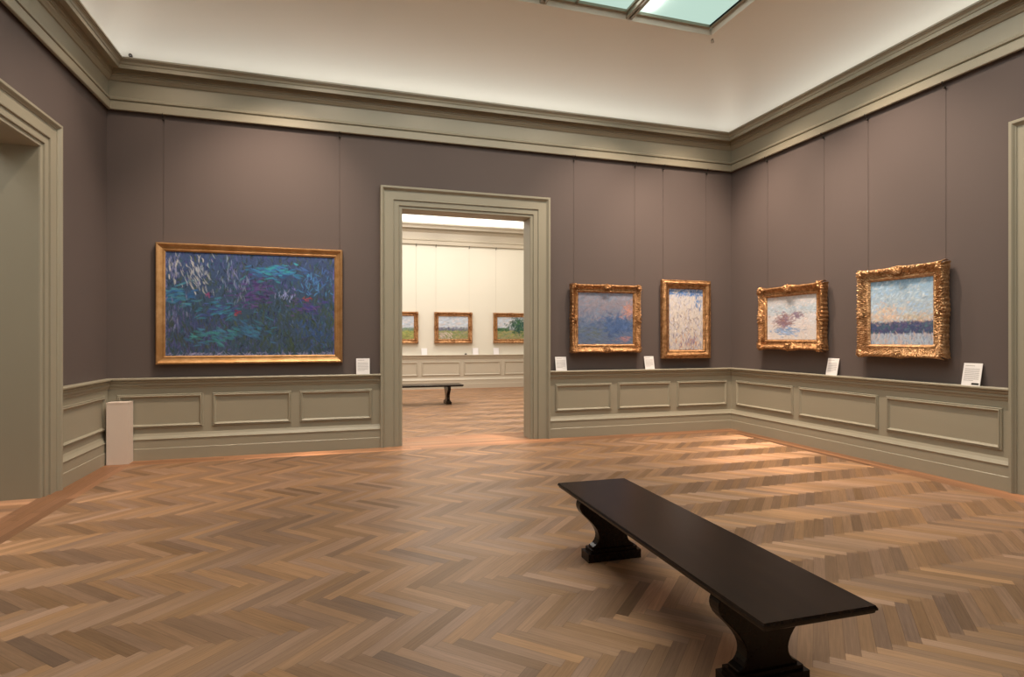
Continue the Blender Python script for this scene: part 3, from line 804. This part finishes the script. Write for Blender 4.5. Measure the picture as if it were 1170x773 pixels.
o = mobj('rail_sensor', bm, M['hook'], None, True); o.location = (3.66, YN1-.045, ZR)
tag(o, 'tiny dark round device on the far rail below the middle landscape', 'device')

# ------------------------------------------------------------------ benches
def slab_mesh(W, L, zt, th):
    bm = bmesh.new()
    prof = [(-.022, 0), (-.006, -.0), (-.004, -.004), (.0, -.010), (.0, -.018), (-.006, -.022), (-.008, -.030), (-.016, -.036), (-.03, -th)]
    rows = [[(sx*(W/2+o), sy*(L/2+o), zt+z) for o, z in prof] for sx, sy in ((-1, -1), (1, -1), (1, 1), (-1, 1))]
    vs = grid_faces(bm, rows, closed_u=True)
    bm.faces.new([r[0] for r in vs]); bm.faces.new([r[-1] for r in vs][::-1])
    return bm
LEG = [(.150, .078), (.152, .092), (.140, .098), (.126, .106), (.114, .120), (.106, .138), (.104, .158), (.108, .180), (.118, .204), (.134, .228), (.156, .254), (.182, .280),
       (.208, .304), (.228, .326), (.240, .348), (.244, .366), (.242, .384), (.236, .400)]
def leg_board():
    bm = bmesh.new(); d = .036
    out = [(x, z) for x, z in LEG] + [(-x, z) for x, z in LEG[::-1]]
    f = [bm.verts.new((x, -d, z)) for x, z in out]; b = [bm.verts.new((x, d, z)) for x, z in out]
    n = len(out)
    # triangulate by rows across the symmetric outline
    h = len(LEG)
    for i in range(h-1):
        for vs, rev in ((f, False), (b, True)):
            q = [vs[i], vs[i+1], vs[n-2-i], vs[n-1-i]]
            bm.faces.new(q[::-1] if rev else q)
    for i in range(n): bm.faces.new([f[i], b[i], b[(i+1) % n], f[(i+1) % n]])
    bmesh.ops.recalc_face_normals(bm, faces=bm.faces[:])
    bevel(bm, .005, 2, .9)
    return bm
def base_block():
    bm = bmesh.new(); add_box(bm, -.192, .192, -.060, .060, 0, .058); add_box(bm, -.168, .168, -.048, .048, .058, .080)
    bevel(bm, .006, 2); return bm
def bench(label, group):
    ZS = .443; Lb = 2.12; Wb = .530
    t = tag(empty('bench', (0, 0, 0)), label, 'bench', group)
    mobj('seat', slab_mesh(Wb, Lb, ZS, .042), M['bench'], t)
    for y in (-.735, .735):
        lg = mobj('leg', leg_board(), M['bench'], t); lg.location = (0, y, 0)
        bb = mobj('foot_block', base_block(), M['bench'], lg)
    return t
b1 = bench('long dark wooden bench with scrolled legs in the foreground on the herringbone floor', None)
b1.location = (1.763, 2.770, 0); b1.rotation_euler = (0, 0, math.radians(-1.0))
def copy_tree(o, parent=None):
    c = o.copy(); COL.objects.link(c); c.parent = parent
    for ch in list(o.children): copy_tree(ch, c)
    return c
b2 = copy_tree(b1); b2['label'] = 'dark wooden bench in the next room, cut off by the left door jamb'
b2.location = (1.665, 12.86, 0); b2.rotation_euler = (0, 0, PI/2)

# ------------------------------------------------------------------ pale plinth in the left corner
t = tag(empty('plinth', (-2.463, 7.848, 0)), 'small pinkish white upright plinth standing in the left corner of the room', 'plinth')
bm = bmesh.new(); add_box(bm, -.112, .112, -.086, .080, 0, .712); bevel(bm, .004, 2); mobj('body', bm, M['plinth'], t)
bm = bmesh.new(); add_box(bm, -.114, .114, -.088, .082, .7125, .728); bevel(bm, .003, 2); mobj('top_panel', bm, M['plinth'], t)

# ------------------------------------------------------------------ ceiling sprinkler and cove sensor
t = tag(empty('sprinkler', (4.93, 6.70, ZC+.008)), 'small metal sprinkler head on the ceiling by the corner of the skylight', 'sprinkler')
bm = bmesh.new(); lathe(bm, [(.034, 0), (.036, -.006), (.020, -.012), (.012, -.03), (.010, -.034)]); mobj('escutcheon', bm, M['steel'], t, True)
bm = bmesh.new()
for s in (-1, 1): polytube(bm, [(s*.010, 0, -.030), (s*.018, 0, -.045), (s*.004, 0, -.062)], .004)
mobj('yoke', bm, M['hook'], t)
bm = bmesh.new(); lathe(bm, [(.003, -.060), (.024, -.062), (.024, -.065), (.003, -.067)]); mobj('deflector', bm, M['steel'], t, True)
bm = bmesh.new(); Mx = Matrix.Rotation(PI/2, 4, 'X')
lathe(bm, [(.012, -.03), (.016, .0), (.022, .004), (.020, .018), (.010, .026), (.002, .028)], Mx, 16)
o = mobj('cove_sensor', bm, M['hook'], None, True); o.location = (-2.36, YB-.115, 4.86)
tag(o, 'tiny dark round sensor on the pale cove above the left corner', 'sensor')

# ------------------------------------------------------------------ camera
cam = bpy.data.cameras.new('camera'); co = bpy.data.objects.new('camera', cam); link(co)
cam.sensor_width = 36; cam.lens = 653.0/1170*36; cam.clip_start = .05
co.location = (0, 0, 1.48); co.rotation_euler = (PI/2, 0, -math.radians(17.02))
SC.camera = co

# ------------------------------------------------------------------ lights
def area(name, loc, sx, sy, P, col, rot=(0, 0, 0), spread=PI):
    l = bpy.data.lights.new(name, 'AREA'); l.shape = 'RECTANGLE'; l.size = sx; l.size_y = sy; l.energy = P; l.color = col; l.spread = spread
    o = bpy.data.objects.new(name, l); link(o); o.location = loc; o.rotation_euler = rot
    return o
def spot(loc, tgt, P, ang, col, blend=.8, r=.05):
    l = bpy.data.lights.new('track_spot', 'SPOT'); l.energy = P; l.spot_size = math.radians(ang); l.spot_blend = blend; l.color = col; l.shadow_soft_size = r
    o = bpy.data.objects.new('track_spot', l); link(o); o.location = loc
    o.rotation_euler = (Vector(tgt)-Vector(loc)).to_track_quat('-Z', 'Y').to_euler()
WARM = (1.0, .79, .60); COOL = (1.0, .955, .88)
area('laylight_lamp', (1.8, 3.35, ZC+.035), 5.6, 6.0, 200, COOL)
# wall washers on the track round the laylight
ZS = 5.5
for x, P in ((-1.9, 80), (-.2, 80), (1.2, 55), (2.4, 55), (3.3, 75), (5.2, 85)): spot((x, 6.5, ZS), (x, YB, 2.2), P, 84, WARM, 1.0, .03)
for y, P in ((6.4, 80), (4.6, 90), (3.3, 100), (1.8, 60)): spot((4.75, y, ZS), (XR, y-.1, 2.0), P, 84, WARM, 1.0, .03)
for y, P in ((6.3, 170), (5.2, 120), (3.8, 120)): spot((-1.15, y, ZS), (XL, y+.4, 1.5), P, 66, WARM, .9, .025)
# one accent spot for every painting
for x, tx, P in ((-.55, -1.0, 450), (3.98, 3.93, 370), (5.05, 5.35, 370)): spot((x, 6.5, ZS), (tx, YB, 1.35), P, 76, WARM, 1.0, .018)
for y, ty, P in ((6.75, 6.65, 380), (5.35, 4.95, 420)): spot((4.75, y, ZS), (XR, ty, 1.35), P, 76, WARM, 1.0, .018)
# added fill lights, unseen behind the cornice edge, to brighten the cove
for loc, L_, rz in (((1.8, YB-.18, 4.83), 8.6, 0), ((1.8, YF+.18, 4.83), 8.6, 0), ((XL+.18, 2.63, 4.83), 10.4, PI/2), ((XR-.18, 2.63, 4.83), 10.4, PI/2)):
    area('cove_fill', loc, L_, .05, 6, (1.0, .97, .93), (PI, 0, rz))
area('far_lamp', (1.8, 12.5, ZC-.05), 5.5, 5.5, 330, (1.0, .96, .91))
for x in (.4, 2.0, 3.6, 5.2): spot((x, 15.1, ZS), (x, YN1, 1.7), 72, 85, (1.0, .88, .74), .95, .03)
for loc, L_, rz in (((1.8, YN1-.18, 4.83), 8.3, 0),): area('cove_fill', loc, L_, .05, 22, (1, .98, .95), (PI, 0, rz))  # unseen fill added to whiten the next gallery's cove
area('left_room_lamp', (-4.6, 5.4, 4.5), 1.6, 2.5, 60, COOL)
area('right_room_lamp', (8.1, 2.6, 4.5), 1.6, 2.5, 60, COOL)
# fluorescent tube above the right-hand glass
area('tube_lamp', (3.80, 5.6, ZC+.16), .10, 1.8, 14, (1, 1, .95))

# ------------------------------------------------------------------ world, colour management
w = bpy.data.worlds.new('world'); SC.world = w; w.use_nodes = True
w.node_tree.nodes['Background'].inputs[0].default_value = (.02, .02, .02, 1); w.node_tree.nodes['Background'].inputs[1].default_value = .2
SC.view_settings.view_transform = 'Standard'; SC.view_settings.look = 'None'
SC.view_settings.exposure = 0.2; SC.view_settings.gamma = 1.0; SC.view_settings.use_curve_mapping = False
